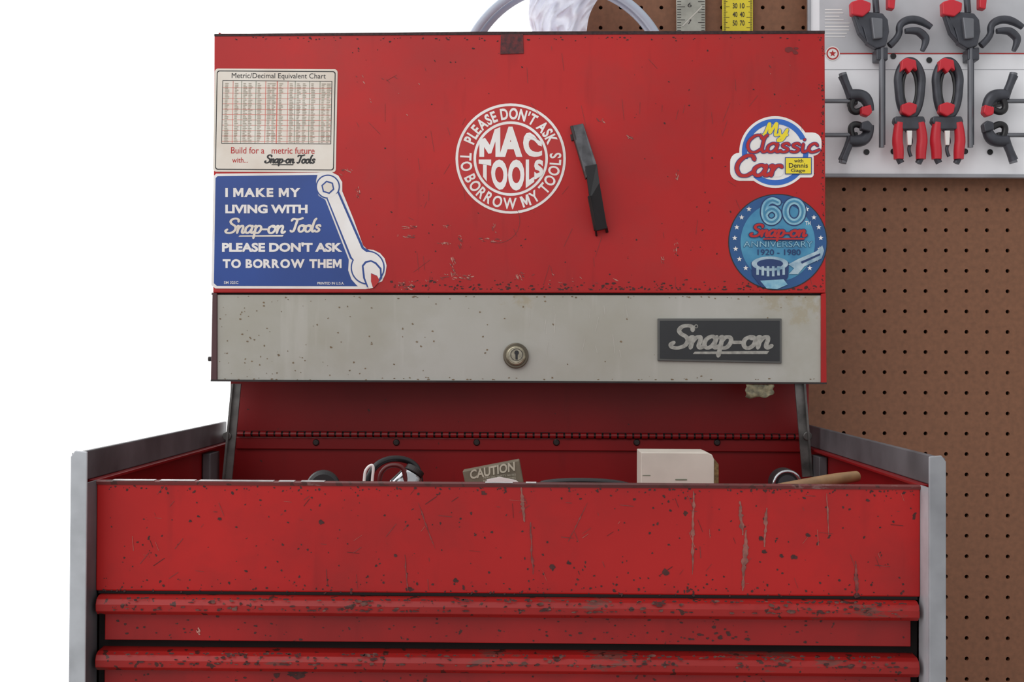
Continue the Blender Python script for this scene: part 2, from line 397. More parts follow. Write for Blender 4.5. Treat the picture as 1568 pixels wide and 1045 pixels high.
lprism('lid_bottom_hem', [(322.5, 581.5), (1266, 586), (1266, 588.5), (322.5, 584.5)], .001, .012, DARK, chest)
lprism('support_strut_left', [(356, 588), (369, 588), (355, 734), (341, 734)], -.004, .003, STEEL, chest)
lprism('support_strut_right', [(1217, 588), (1232, 588), (1243, 730), (1229, 731)], -.004, .003, STEEL, chest)
lprism('strut_flange_left', [(354, 588), (357, 588), (343, 734), (340, 734)], .002, .008, STEEL, chest)
lprism('strut_flange_right', [(1231, 588), (1234, 588), (1245, 730), (1242, 730)], .002, .008, STEEL, chest)
for k, (u, v) in enumerate(((348, 668), (1236, 668))):
    p = PL(u, v, -.004); cyl('strut_rivet_%d' % k, p, p+Vector((0, -.003, 0)), .005, STEEL, chest, 16, .0008)
p = PL(319, 550, -.01); cyl('side_screw', p, p+Vector((.01, 0, 0)), .0028, DARK, chest, 12, .0005)
lprism('latch_plate', [(767, 53), (801, 52), (802, 82), (766, 83)], .0012, .002, mat('rusty_plate', (108, 40, 42), .7, 0, .5, 220, rgb2=(52, 34, 38)), chest, .0004)
# wear & chips on lid
d = Decal('lid_paint_chips', PL, chest, .0002, .0001)
for i in range(260):
    v = 446-abs(rng.gauss(0, 8)); d.chip(rng.uniform(590, 1262), v, rng.uniform(.5, 2.1), CHIP, 0, rng.uniform(1, 2.2))
for i in range(90): d.chip(rng.uniform(335, 1260), 57+abs(rng.gauss(0, 2.5)), rng.uniform(.5, 1.6), CHIP, 0, 1.5)
for i in range(110): d.chip(rng.uniform(520, 1255), rng.uniform(60, 440), rng.uniform(.4, 1.6), CHIP, 0, rng.uniform(1, 2), rng.uniform(0, 3))
for i in range(70): d.chip(1261-abs(rng.gauss(0, 1.5)), rng.uniform(60, 440), rng.uniform(.6, 1.8), CHIP, 0, 1, 0)
for i in range(6): d.chip(1212+rng.uniform(-9, 9), 78+rng.uniform(-4, 4), rng.uniform(2.5, 5), mat('rust_bruise', (120, 34, 34), .7), 1, 1.6)
LS = mat('pale_scratch', (196, 138, 124), .6, 0, .2, 300)
for (u, v, n_, sx, sy) in ((628, 348, 14, 12, 2), (622, 362, 12, 14, 2), (684, 347, 8, 8, 2), (680, 373, 16, 10, 2), (752, 368, 16, 16, 3), (756, 350, 9, 3, 7), (694, 408, 26, 3, 14), (712, 424, 20, 9, 4), (700, 424, 20, 30, 4), (705, 370, 12, 3, 10), (795, 424, 22, 7, 6), (620, 440, 18, 12, 4), (640, 432, 18, 30, 4), (548, 296, 14, 3, 10), (530, 262, 8, 10, 6), (965, 211, 10, 4, 3), (1037, 267, 10, 2, 9), (1190, 420, 10, 40, 16), (880, 430, 14, 70, 10), (1035, 380, 14, 3, 14), (1015, 400, 8, 3, 5), (1180, 160, 6, 30, 60), (600, 150, 10, 60, 50), (920, 185, 8, 6, 4)):
    for i in range(n_):
        d.chip(u+rng.uniform(-sx, sx), v+rng.uniform(-sy, sy), rng.uniform(.35, 1.05), rng.choice((SCR, SCR2, LS)), 2, rng.uniform(1, 6), math.atan2(sy, sx)+rng.gauss(0, .3))
for i in range(20):
    t = math.radians(-30+i*7); d.line(762+34*math.cos(t), 338+34*math.sin(t), 762+34*math.cos(t+.11), 338+34*math.sin(t+.11), .6, SCR2, 2)
for i in range(60):
    u = rng.uniform(530, 1240); v = rng.uniform(70, 430); an = rng.gauss(1.5, .5); l = rng.uniform(6, 34)
    d.line(u, v, u+l*math.cos(an), v+l*math.sin(an), .45, SCR2, 2)
d.build()
d = Decal('aluminium_pitting', lambda u, v, o: PL(u, v, o-.0012), chest, .0002, .0001)
PIT = mat('aluminium_pit', (134, 116, 92), .7, 0, .2, 200)
for i in range(110):
    u = 336+abs(rng.gauss(0, 120)) if rng.random() < .7 else rng.uniform(336, 1255)
    d.chip(min(u, 1250), rng.uniform(458, 578), rng.uniform(.5, 1.9), PIT, 0, rng.uniform(1, 1.4))
for i in range(90): d.chip(rng.uniform(336, 1250), rng.choice((454+abs(rng.gauss(0, 2)), 582-abs(rng.gauss(0, 2)))), rng.uniform(.5, 1.4), PIT, 0, 2)
for i in range(14):
    u = rng.uniform(800, 960); v = rng.uniform(465, 540); d.line(u, v, u+rng.uniform(-5, 5), v+rng.uniform(10, 30), .6, mat('bright_scratch', (204, 201, 192), .4), 1)
d.build()

# badge
lprism('badge_frame', [(1007, 488), (1197, 488), (1197, 557), (1007, 553)], .002, .003, mat('badge_rim', (96, 96, 94), .4, .4), chest, .0006)
d = Decal('badge_lettering', lambda u, v, o: PL(u, v, o+.002), chest)
d.poly([(1010.5, 491.5), (1194, 491.5), (1194, 553.5), (1010.5, 549.5)], mat('badge_black', (44, 46, 49), .5, .1, .1), 0)
BS = mat('badge_silver', (172, 170, 163), .4, .3, .2, 200)
d.script('Snap-on', 1030, 499, 1184, 533, BS, 1, 5.2)
d.disk(1066, 500, 3, BS, 1, 1.8, n=16)
d.build()
# lock
cp = PL(790, 545, 0)
BR = mat('aged_nickel', (178, 170, 148), .3, .7, .3, 120)
cyl('lock_escutcheon', cp+Vector((0, .001, 0)), cp+Vector((0, -.004, 0)), .0143, mat('lock_ring_dark', (112, 104, 90), .35, .6, .3), chest, 48, .001)
cyl('lock_ring', cp+Vector((0, -.003, 0)), cp+Vector((0, -.008, 0)), .0118, BR, chest, 48, .0012, .0105)
cyl('lock_face', cp+Vector((0, -.007, 0)), cp+Vector((0, -.0088, 0)), .0082, mat('lock_face_nickel', (190, 184, 164), .35, .4, .3, 120), chest, 40, .0004)
d = Decal('keyhole', lambda u, v, o: PL(u, v, o+.0094), chest)
ku, kv = 790.5, 543.5
d.disk(ku+.6, kv-3.2, 3.4, BLACK, 1, n=20); d.rect(ku-1.2, kv-3, ku+2.2, kv+7.5, BLACK, 1); d.disk(ku+.6, kv, 9.4, DARK, 0, 8.6, n=32)
d.build()

# carry handle (folding strap handle standing off the panel)
hg = mat('handle_grey_steel', (88, 88, 92), .45, .3, .25, 90)
def strap(name, pts, offs, th, m, bev=.0006):
    fr = [PL(u, v, o) for (u, v), o in zip(pts, offs)]; bk = [q+Vector((0, th, 0)) for q in fr]
    return prism3(name, fr, bk, m, chest, bev)
strap('handle_upper_arm', [(874, 193), (893, 189), (913, 250), (914, 268), (897, 272), (890, 245)], [.004, .004, .026, .03, .03, .024], .0035, hg)
strap('handle_upper_edge', [(873, 193), (877, 192), (900, 270), (897, 274)], [.005, .005, .031, .031], .012, DARK)
strap('handle_upper_foot', [(873, 206), (880, 205), (882, 214), (875, 216)], [.002]*4, .004, DARK)
strap('handle_grip', [(896, 254), (914, 251), (918, 280), (930, 350), (912, 354), (903, 305)], [.032, .032, .031, .012, .012, .026], .008, BLACK, .0006)
strap('handle_lower_arm', [(900, 300), (904, 299), (914, 352), (910, 353)], [.03, .03, .012, .012], .010, DARK)
strap('handle_lower_foot', [(911, 353), (914, 353), (915, 362), (912, 362)], [.010, .010, .002, .002], .006, BLACK)
strap('handle_lower_tab', [(926, 346), (930, 346), (932, 356), (928, 357)], [.012, .012, .002, .002], .006, BLACK)

# chips on front panel
d = Decal('front_panel_chips', lambda u, v, o: P(u, v, YP-o), chest, .0002, .0001)
def fy(u): return 741+(u-150)/1255*7
def fb(u): return 909+(u-150)/1255*8
for i in range(560):
    u = rng.uniform(156, 1400); q = rng.random()
    if q < .3: v = fy(u)+3+abs(rng.gauss(0, 5))
    elif q < .62: v = fb(u)-2-abs(rng.gauss(0, 14))
    else: v = rng.uniform(fy(u)+4, fb(u)-3)
    d.chip(u, min(v, fb(u)-1), rng.uniform(.5, 2.3), CHIP, 0, rng.uniform(.9, 1.6), rng.uniform(0, 3))
for u, v, s_ in ((1018, 877, 6), (845, 868, 5), (697, 889, 4), (628, 902, 4.5), (1215, 853, 5), (1196, 852, 3.5), (1237, 820, 4), (1165, 825, 4), (492, 800, 4), (336, 795, 3), (291, 798, 2.5), (740, 755, 4), (1328, 766, 3), (870, 862, 4), (605, 851, 3), (940, 905, 3), (1310, 880, 3.5), (1312, 912, 5), (1170, 845, 3.5)):
    d.chip(u, v, s_, CHIP, 1); d.chip(u+s_*.6, v+s_*.3, s_*.6, CHIP, 1, 1.4)
GS = mat('primer_scrape', (152, 92, 82), .6, 0, .3, 150)
for (u, v0, v1, w, ln) in ((1133, 768, 820, 11, 4), (1143, 812, 905, 13, -6), (1062, 752, 880, 7, -2), (798, 745, 800, 10, 5), (1174, 778, 838, 9, -4), (812, 800, 880, 6, 4), (1310, 860, 912, 10, 2), (1266, 756, 820, 4, 3), (620, 850, 905, 4, 4), (900, 770, 830, 4, -30), (640, 770, 840, 3, 26)):
    d.streak(u, v0, v1, w, GS if u not in (812, 1310, 620, 900, 640) else SCR2, 2, ln)
for i in range(80):
    u = rng.uniform(200, 1380); v = rng.uniform(755, 895); an = rng.choice((.1, -.6, 1.2, 1.5, -.9)); l = rng.uniform(4, 26)
    d.line(u, v, u+l*math.cos(an), v+l*math.sin(an), rng.uniform(.4, .9), rng.choice((SCR2, SCR2, SCR2, CHIP, SCR)), 2)
d.build()
# wear patches on the drawer lips
d = Decal('drawer_lip_wear', lambda u, v, o: P(u, v, YP-.0108-o), chest, .0002, .0001)
RUST = mat('worn_bare_metal', (116, 74, 66), .6, .2, .4, 200)
for row, (va, vb) in enumerate(((919, 938), (1003, 1021))):
    for i in range(340):
        u = rng.uniform(165, 1388); sl = (u-784)/1255*7
        v = (va+abs(rng.gauss(0, 1.5)) if rng.random() < .5 else vb-abs(rng.gauss(0, 1.5)) if rng.random() < .6 else rng.uniform(va, vb))+sl
        d.chip(u, v, rng.uniform(.5, 2.1), CHIP if rng.random() < .7 else RUST, 0, rng.uniform(1, 3.5))
    for uc, wd in ((840, 22), (1190, 26), (350, 14), (560, 12), (1010, 16), (1310, 16)):
        for k in range(8):
            u = uc+rng.gauss(0, wd); v = rng.uniform(va+2, vb-2)+(u-784)/1255*7; d.chip(u, v, rng.uniform(1.5, 3.4), rng.choice((CHIP, RUST)), 1, rng.uniform(1, 2.4))
d.build()
d = Decal('drawer_face_wear', lambda u, v, o: P(u, v, YP+.0015-o), chest, .0002, .0001)
for va, vb in ((946, 982), (1028, 1066)):
    for i in range(110):
        u = rng.uniform(170, 1385); d.chip(u, rng.uniform(va, vb)+(u-784)/1255*7, rng.uniform(.5, 2.2), CHIP, 0, rng.uniform(1, 2))
for i in range(5): d.chip(304+rng.uniform(-3, 3), 966+rng.uniform(-7, 7), rng.uniform(1, 2.5), LS, 1, 1.5, 1.1)
for i in range(14): d.chip(1100+rng.gauss(0, 30), 974+rng.uniform(-6, 6), rng.uniform(1, 3), CHIP, 1, 1.7)
for i in range(8): d.chip(450+rng.gauss(0, 10), 1033+rng.uniform(-4, 4), rng.uniform(2, 5), CHIP, 1, 1.7)
d.build()

# ======================= STICKERS =======================
def onlid(extra=0): return lambda u, v, o: PL(u, v, o+extra)
d = Decal('conversion_chart_sticker', onlid())
def sk(u, v): return (u-(v-105)*.018, v+(u-329)*.006)
_m = d.map; d.map = lambda u, v, o: _m(*sk(u, v), o)
d.rect(329, 105, 517, 263, CREAM, 0, 5); d.rect(332, 108, 514, 260, INK, 1, 4); d.rect(333.4, 109.4, 512.6, 258.6, CREAM, 2, 3.5)
d.text('Metric/Decimal Equivalent Chart', 355, 111.5, 499, 122, INK, 3, 0)
d.rect(341, 123, 509, 220, INK, 3); d.rect(342, 124, 508, 219, CREAM, 4)
d.rect(424.3, 124, 425.7, 219, LRINK, 5)
for x in (357, 370, 392, 407, 441, 452, 474, 490): d.rect(x, 124, x+.8, 219, LRINK if x % 2 else GINK, 5)
for k in range(11): d.rect(342, 134+k*8.2, 508, 134.6+k*8.2, LRINK, 5)
TI = mat('tiny_print', (180, 170, 154), .6)
for c_ in (344, 359, 372, 380, 394, 409, 416, 427, 443, 454, 463, 476, 492, 500):
    for k in range(36):
        w = rng.uniform(4, 7.5)
        d.rect(c_+1, 127+k*2.55, c_+w, 128.3+k*2.55, TI, 6)
d.text('Build for a   metric future', 356, 225, 484, 235, RINK, 3, .004)
d.text('with...', 358, 241, 382, 249, RINK, 3, .004)
d.script('Snap-on', 409, 237, 454, 249, INK, 3, 1.9); d.script('Tools', 457, 237, 486, 249, INK, 3, 1.9, False)
d.build()

# wrench slogan sticker
d = Decal('wrench_slogan_sticker', onlid())
outer = [(327, 270), (331, 266), (485, 264.5), (492, 264), (508, 264), (518, 269), (524, 279), (524, 293), (541, 335), (556, 376), (562, 382), (572, 383), (582, 388), (589, 396), (592, 407), (590, 420), (585, 431), (577, 434), (571, 441), (560, 443), (330, 442), (323.5, 437)]
d.poly(outer, WHITE, 0)
d.poly([(330, 273), (333, 270), (486, 268), (484, 276), (484, 290), (488, 300), (498, 306), (502, 316), (534, 398), (533, 414), (538, 428), (546, 437), (548, 438.5), (332, 438), (327.5, 434)], BLUE, 1)
d.disk(502, 286, 18.5, BLUE, 2); d.disk(502, 286, 16.5, WHITE, 4)
d.poly([(502+10.5*math.cos(k*math.pi/3+.3), 287+10.5*math.sin(k*math.pi/3+.3)) for k in range(6)], BLUE, 5)
d.poly([(502+8*math.cos(k*math.pi/3+.3), 287+8*math.sin(k*math.pi/3+.3)) for k in range(6)], CREAM, 6)
d.poly([(499, 302), (519, 293), (557, 379), (570, 386), (566, 400), (545, 402), (536, 396)], BLUE, 2.4)
d.disk(563, 410, 26, BLUE, 2.8)
d.poly([(501.5, 303), (517, 296), (554, 381), (566, 390), (566, 402), (545, 402), (538.5, 394)], WHITE, 3.4)
d.disk(563, 410, 24, WHITE, 4)
d.poly([(554, 407), (559, 400.5), (568, 398.5), (576, 402), (584, 411), (585, 426), (580, 432), (576, 425), (570, 422), (571, 431), (574, 440), (562, 440), (556, 426)], BLUE, 5)
d.poly([(556.8, 408), (561, 403), (568, 401), (574.5, 404.5), (581.5, 412.5), (582, 424), (580, 428), (577.5, 422.5), (568, 418.5), (568, 431), (571, 441), (565, 442.5), (559, 426)], WHITE, 6)
d.poly([(577.5, 423), (568, 419), (568, 431), (571.5, 441.5), (578, 434.5), (581, 429)], RINK, 7)
for t, x0, y0, x1, y1 in (('I MAKE MY', 345, 288, 460, 302), ('LIVING WITH', 345, 313.5, 471, 327), ("PLEASE DON'T ASK", 340, 371.5, 524, 386), ('TO BORROW THEM', 341, 397, 523, 411)):
    d.text(t, x0, y0, x1, y1, WHITE, 3, .045)
d.script('Snap-on', 347, 335, 438, 357, CREAM, 3, 2.8); d.script('Tools', 444, 335, 493, 355, CREAM, 3, 2.8, False)
d.text('SM 325C', 343, 431, 365, 435, WHITE, 3, .01); d.text('PRINTED IN U.S.A.', 486, 432, 527, 436, WHITE, 3, .01)
d.build()

# round slogan sticker
d = Decal('round_slogan_sticker', onlid()); cx, cy = 782, 243
d.disk(cx, cy, 84.5, WHITE, 0); d.disk(cx, cy, 80.5, RINK, 1); d.disk(cx, cy, 57, WHITE, 2); d.disk(cx, cy, 53, RINK, 3)
d.arc("PLEASE DON'T ASK", cx, cy, 60, 17.5, -70, 70, WHITE, 2, .035)
d.arc("TO BORROW MY TOOLS", cx, cy, 60, 17.5, -98, 98, WHITE, 2, .025, True)
def cir(u, q=50): return math.sqrt(max(q*q-(u-cx)**2, 27*27))
for ch, x0, x1 in (('M', 734, 766), ('A', 764, 800), ('C', 801, 830)):
    d.wtext(ch, x0, x1, lambda u: cy-min(cir(u), 48)-1, lambda u: cy-2.5, WHITE, 4, .055)
for ch, x0, x1 in (('T', 733, 752), ('O', 752, 777), ('O', 778, 803), ('L', 805, 818), ('S', 818, 832)):
    d.wtext(ch, x0, x1, lambda u: cy+1.5, lambda u: cy+min(cir(u), 48)+1, WHITE, 4, .05)
d.build()

# car show sticker
d = Decal('car_logo_sticker', onlid())
d.disk(1187, 233, 55, WHITE, 0)
d.rect(1136, 203, 1258, 239, WHITE, .2, 14); d.rect(1118, 234, 1205, 277, WHITE, .4, 14); d.rect(1198, 236, 1246, 272, WHITE, .6, 5)
d.disk(1187, 233, 51, SBLUE, 1.4, 43)
d.script('My', 1168, 188, 1208, 208, SBLUE, 2.5, 4.6, False); d.script('My', 1168, 188, 1208, 208, YEL, 4, 3.2, False)
d.rect(1142, 214, 1253, 234, WHITE, 2, 8); d.rect(1124, 244, 1200, 271, WHITE, 2.2, 8)
for m_, l_, w_ in ((BLUE, 5, 4.8), (RINK, 7, 3.3)):
    d.script('Classic', 1143, 207, 1255, 233, m_, l_, w_, False, .15)
    d.script('Car', 1126, 238, 1199, 269, m_, l_, w_+1.2, False, .15)
d.rect(1202, 241, 1243, 267, BLUE, 7); d.rect(1203.2, 242.2, 1241.8, 265.8, YEL, 8)
d.text('with', 1216, 243.5, 1230, 249, INK, 9, .01); d.text('Dennis', 1208, 250, 1237, 257, INK, 9, .01); d.text('Gage', 1211, 258.5, 1233, 265, INK, 9, .01)
d.build()

# anniversary sticker
d = Decal('anniversary_sticker', onlid()); cx, cy = 1191, 371
DB = mat('deep_blue_ink', (28, 58, 112), .35, 0, .15, 20); TB = mat('teal_ink', (52, 122, 166), .35, rgb2=(82, 158, 190), scale=30)
LB = mat('pale_cyan_ink', (150, 196, 212), .35, rgb2=(100, 162, 194), scale=120); SV = mat('silver_print', (184, 204, 214), .3, 0, rgb2=(108, 148, 174), scale=90)
d.disk(cx, cy, 76, INK, 0, ry=74); d.disk(cx, cy, 74.5, mat('ring_blue', (36, 86, 142), .35, 0, .1), 1, ry=72.5); d.disk(cx, cy, 57, TB, 2, ry=60)
for s_ in (-1, 1):
    for k in range(7):
        t = math.radians(-48+k*15); d.star(cx+s_*66*math.cos(t), cy+64*math.sin(t)-3, 4.2, WHITE, 3)
def stroke(pts, w, m_, l_):
    q = crom(pts, 8); L_, R_ = [], []
    for i in range(len(q)):
        p, n_ = q[max(i-1, 0)], q[min(i+1, len(q)-1)]
        dx, dy = n_[0]-p[0], n_[1]-p[1]; l = math.hypot(dx, dy) or 1
        L_.append((q[i][0]-dy/l*w/2, q[i][1]+dx/l*w/2)); R_.append((q[i][0]+dy/l*w/2, q[i][1]-dx/l*w/2))
    k = len(q); of = [i*1.5e-6 for i in range(k)]
    d.raw(L_+R_, [(i, i+1, k+i+1, k+i) for i in range(k-1)], m_, l_, of+of)
    d.disk(q[0][0], q[0][1], w/2, m_, l_+.6, n=16)
six = [(1191, 310), (1182, 307), (1173, 313), (1170, 326), (1174, 337), (1183, 340), (1191, 334), (1191, 326), (1184, 320), (1176, 322), (1171, 328)]
zero = [(1216+13*math.sin(t), 324-16*math.cos(t)) for t in [2*math.pi*k/12 for k in range(13)]]
for m_, l_, w_ in ((DB, 3, 13), (LB, 5, 9.5), (mat('mid_cyan', (70, 140, 178), .35), 7, 3)):
    stroke(six, w_, m_, l_); stroke(zero, w_, m_, l_+.3)
d.text('TH', 1233, 339, 1241, 345, WHITE, 3, .01)
d.script('Snap-on', 1151, 344, 1236, 362, DB, 9, 4.8); d.script('Snap-on', 1151, 344, 1236, 362, RINK, 11, 3)
d.text('ANNIVERSARY', 1138, 369, 1245, 379, DB, 6, .02); d.text('ANNIVERSARY', 1138.6, 369.6, 1244.4, 378.4, LB, 7, -.005)
d.text('1920 - 1980', 1160, 382, 1226, 391, DB, 6, .01)
d.poly([(1150, 402), (1208, 402), (1207, 424), (1196, 442), (1166, 440), (1152, 422)], DB, 6)
d.disk(1179, 404, 28, SV, 7, ry=11); d.disk(1179, 404, 20, DB, 8, ry=7)
for k in range(6): d.rect(1158+k*8, 408, 1162+k*8, 424-abs(k-2.5)*1.2, SV, 9)
d.poly([(1164, 430), (1200, 428), (1206, 436), (1190, 443), (1174, 442)], LB, 7)
d.poly([(1207, 405), (1222, 397), (1250, 385), (1259, 376), (1262, 384), (1258, 396), (1232, 408), (1222, 420), (1208, 420), (1216, 411)], SV, 8)
d.poly([(1226, 401), (1256, 388), (1256, 391), (1228, 404)], DB, 9)
d.build()

# masking tape scrap hanging under lid
bm = bmesh.new(); gx = 12; gy = 6; vv = []
for j in range(gy+1):
    for i in range(gx+1):
        u = 1142+i/gx*42; v = 589+j/gy*(21-6*abs(i/gx-.4)); o = .004+.003*noise.noise(Vector((i*.5, j*.6, 3)))
        vv.append(bm.verts.new(PL(u+1.2*math.sin(j*1.7), v+2*math.sin(i*.9)*(j/gy), o-.006)))
for j in range(gy):
    for i in range(gx):
        q = j*(gx+1)+i; bm.faces.new((vv[q], vv[q+1], vv[q+gx+2], vv[q+gx+1]))
me = bpy.data.meshes.new('masking_tape_scrap'); bm.to_mesh(me); bm.free(); me.materials.append(mat('old_tape', (150, 142, 112), .6, 0, .3, 150, rgb2=(72, 72, 62)))
o = new_obj('masking_tape_scrap', me); m_ = o.modifiers.new('s', 'SOLIDIFY'); m_.thickness = .001; fin(o, 0, True)

# ======================= CONTENTS OF TRAY =======================
ZT = 1.236
e = empty('white_cardboard_box', (xo(1040, 1.25), 1.25, ZT))
x0 = xo(982, 1.25); x1 = xo(1094, 1.25); zt = zo(692, 1.25)
pr = [(x0, ZT), (x1, ZT), (x1, zt-.007), (x1-.002, zt-.002), (x1-.007, zt), (x0, zt)]
prism3('carton', [Vector((x, 1.25, z)) for x, z in pr], [Vector((x, 1.30, z)) for x, z in pr], mat('white_card', (220, 214, 202), .6, 0, .06, 30), e, .0008)
pr = [(x1+.0003, ZT), (x1+.005, ZT), (x1+.005, zt-.012), (x1+.0003, zt-.006)]
prism3('carton_edge', [Vector((x, 1.253, z)) for x, z in pr], [Vector((x, 1.298, z)) for x, z in pr], mat('tan_edge', (150, 124, 78), .6, 0, .4, 200), e, .0005)
d = Decal('carton_print', lambda u, v, o: P(u, v, 1.25-o), e); d.rect(1034, 734, 1052, 736, GINK, 0); d.rect(984, 728, 996, 729, GINK, 0); d.build()
e = empty('caution_label_tin', (xo(755, 1.22), 1.22, ZT))
CT = mat('khaki_card', (120, 112, 94), .6, 0, .15, 50)
prism('tin_body', [(708, 722), (795, 705), (801, 738), (812, 790), (716, 800), (712, 740)], 1.22, .02, CT, e, .001)
d = Decal('caution_lettering', lambda u, v, o: P(u, v, 1.22-o), e)
PP = mat('pale_print', (206, 200, 180), .6)
d.text('CAUTION', 718, 714, 790, 728, PP, 1, .03, .15, -.19)
for k in range(3): d.text('READ ALL SAFETY NOTES', 740, 728+k*5, 790, 731+k*5, PP, 1, 0, 0, -.1)
d.build()
prism('torn_paper', [(745, 735), (765, 731), (790, 736), (798, 742), (798, 790), (748, 790)], 1.205, .003, WHITE, e)
e = empty('inspection_lamp', (xo(610, 1.2), 1.2, ZT))
tube('cable_loop', [P(566, 800, 1.2), P(560, 740, 1.2), P(574, 712, 1.2), P(600, 701, 1.21), P(630, 706, 1.22), P(645, 726, 1.22), P(648, 800, 1.22)], .0032, BLACK, e)
tube('cable_loop_inner', [P(580, 800, 1.19), P(578, 735, 1.19), P(590, 714, 1.19), P(612, 712, 1.19), P(622, 724, 1.19), P(625, 800, 1.19)], .0022, mat('dark_red_wire', (96, 28, 28), .4), e)
tube('white_wire', [P(557, 800, 1.18), P(556, 728, 1.18), P(564, 714, 1.18), P(573, 712, 1.18), P(569, 740, 1.18), P(568, 800, 1.18)], .0014, WHITE, e)
cyl('reflector_shell', P(616, 752, 1.2), P(632, 726, 1.205), .0165, mat('chrome', (190, 192, 196), .15, .95, .1), e, 40, .002, .011)
cyl('lamp_collar', P(632, 726, 1.205), P(637, 718, 1.207), .0095, DARK, e, 32, .001)
cyl('lamp_stem', P(616, 752, 1.2), Vector((P(612, 760, 1.2).x, 1.2, ZT)), .008, DARK, e)
e = empty('rubber_mallet', (xo(495, 1.2), 1.2, ZT))
cyl('mallet_head', P(495, 747, 1.185), P(495, 745, 1.24), .0165, BLACK, e, 36, .004)
cyl('mallet_handle', P(495, 750, 1.22), Vector((P(500, 760, 1.205).x, 1.36, ZT+.012)), .010, mat('ash_wood', (150, 112, 70), .5), e)
cyl('mallet_foot', P(495, 750, 1.2), Vector((P(495, 750, 1.2).x, 1.2, ZT)), .011, BLACK, e)
e = empty('tape_roll', (xo(1203, 1.2), 1.2, ZT))
c_ = P(1203, 741, 1.2)
bpy.ops.mesh.primitive_torus_add(major_radius=.0125, minor_radius=.0016, location=c_+Vector((0, -.008, 0)), rotation=(math.pi/2, 0, 0), major_segments=40)
t_ = bpy.context.object; t_.name = 'chrome_rim'; t_.data.materials.append(mat('chrome', (190, 192, 196))); t_.parent = e; t_.matrix_parent_inverse = Matrix.Translation(-Vector(e.location))
cyl('tape_body', c_+Vector((0, -.008, 0)), c_+Vector((0, .014, 0)), .0145, BLACK, e, 40, .001)
cyl('tape_core', c_+Vector((0, -.009, 0)), c_+Vector((0, -.006, 0)), .009, mat('core_dark', (60, 64, 68), .4), e, 32)
cyl('roll_stand', c_, Vector((c_.x, 1.2, ZT)), .010, BLACK, e)
e = empty('wooden_tool_handle', (xo(1262, 1.1), 1.1, ZT))
tube('shaft', [P(1188, 750, 1.12), P(1240, 741, 1.12), P(1290, 733, 1.13), P(1312, 730, 1.14)], .0055, mat('tan_wood', (164, 128, 90), .5, 0, .2, 60), e, [.9, 1, 1.05, .9])
tube('shaft_base', [P(1188, 750, 1.12), Vector((P(1150, 770, 1.12).x, 1.13, ZT+.006))], .005, DARK, e)
e = empty('black_cable', (xo(880, 1.1), 1.1, ZT))
tube('cable', [Vector((xo(780, 1.1), 1.12, ZT+.004)), P(815, 744, 1.1), P(850, 738, 1.1), P(900, 737, 1.1), P(945, 740, 1.1), P(975, 748, 1.1), Vector((xo(1000, 1.1), 1.12, ZT+.004))], .003, BLACK, e)

# ======================= PEGBOARD WALL =======================
YW = 1.557; PT = .0254
px0 = xo(862, YW); hx = xo(1292, YW); hz = zo(351, YW)
i0 = -int((hx-px0)/PT); i1 = 38; j0 = -46; j1 = 26
V = []; Fc = []; NH = 12; rad = .0025
for j in range(j0, j1):
    for i in range(i0, i1):
        cx, cz = hx+i*PT, hz+j*PT; h = PT/2; k0 = len(V)
        V += [(cx-h, YW, cz-h), (cx+h, YW, cz-h), (cx+h, YW, cz+h), (cx-h, YW, cz+h)]
        for k in range(NH):
            t = math.radians(-135)+2*math.pi*k/NH; V.append((cx+rad*math.cos(t), YW, cz+rad*math.sin(t)))
        for k in range(NH):
            t = math.radians(-135)+2*math.pi*k/NH; V.append((cx+rad*math.cos(t), YW+.005, cz+rad*math.sin(t)))
        for q in range(4):
            s_ = [k0+4+(q*3+w) % NH for w in range(4)]
            Fc.append((k0+q, k0+(q+1) % 4, s_[3], s_[2], s_[1], s_[0]))
        for k in range(NH):
            Fc.append((k0+4+k, k0+4+(k+1) % NH, k0+4+NH+(k+1) % NH, k0+4+NH+k))
me = bpy.data.meshes.new('pegboard_sheet'); me.from_pydata(V, [], Fc); me.materials.append(PEG)
wx0 = hx+(i0-.5)*PT; wx1 = hx+(i1-.5)*PT; wz1 = hz+(j1-.5)*PT
peg = empty('pegboard', ((wx0+wx1)/2, YW, 1.3)); new_obj('pegboard_sheet', me, peg)
box('pegboard_edge', wx0-.001, wx0, YW, YW+.0115, hz+(j0-.5)*PT, wz1, PEG, peg)
box('wall_back', wx0, wx1, YW+.012, YW+.10, 0, wz1+.1, mat('wall_hole_shade', (70, 50, 38), .8), None)  # wall behind pegboard coloured dark, painting the shade inside its holes
box('floor', -1.6, 2.4, -1.5, 1.60, -.05, 0, mat('concrete', (150, 148, 144), .8, 0, .1, 8, .2), None)

# rulers on pegboard
e = empty('steel_square', (xo(1058, 1.545), 1.548, zo(20, 1.545)))
prism('blade', [(1034, -120), (1080, -120), (1080, 140), (1037, 140)], 1.545, .002, mat('ruler_steel', (176, 176, 166), .35, .4, .15, 60), e, .0004)
d = Decal('graduations', lambda u, v, o: P(u, v, 1.545-o), e)
for k in range(60):
    v = -110+k*4; d.rect(1037, v, 1037+(12 if k % 5 == 0 else 6), v+.8, DARK, 0); d.rect(1079-(10 if k % 4 == 0 else 5), v, 1079, v+.8, DARK, 0)
for k in range(8): d.text(str(k+2), 1053, -100+k*26, 1059, -93+k*26, DARK, 0)
d.line(1045, 40, 1075, 10, 1.5, mat('bright_scratch', (214, 210, 200), .4), 0)
d.build()
e = empty('yellow_ruler', (xo(1129, 1.545), 1.548, zo(20, 1.545)))
prism('rule_blade', [(1105, -120), (1153, -120), (1153, 140), (1107, 140)], 1.545, .002, mat('ruler_yellow', (226, 208, 44), .4, 0, .06), e, .0004)
d = Decal('scale_marks', lambda u, v, o: P(u, v, 1.545-o), e)
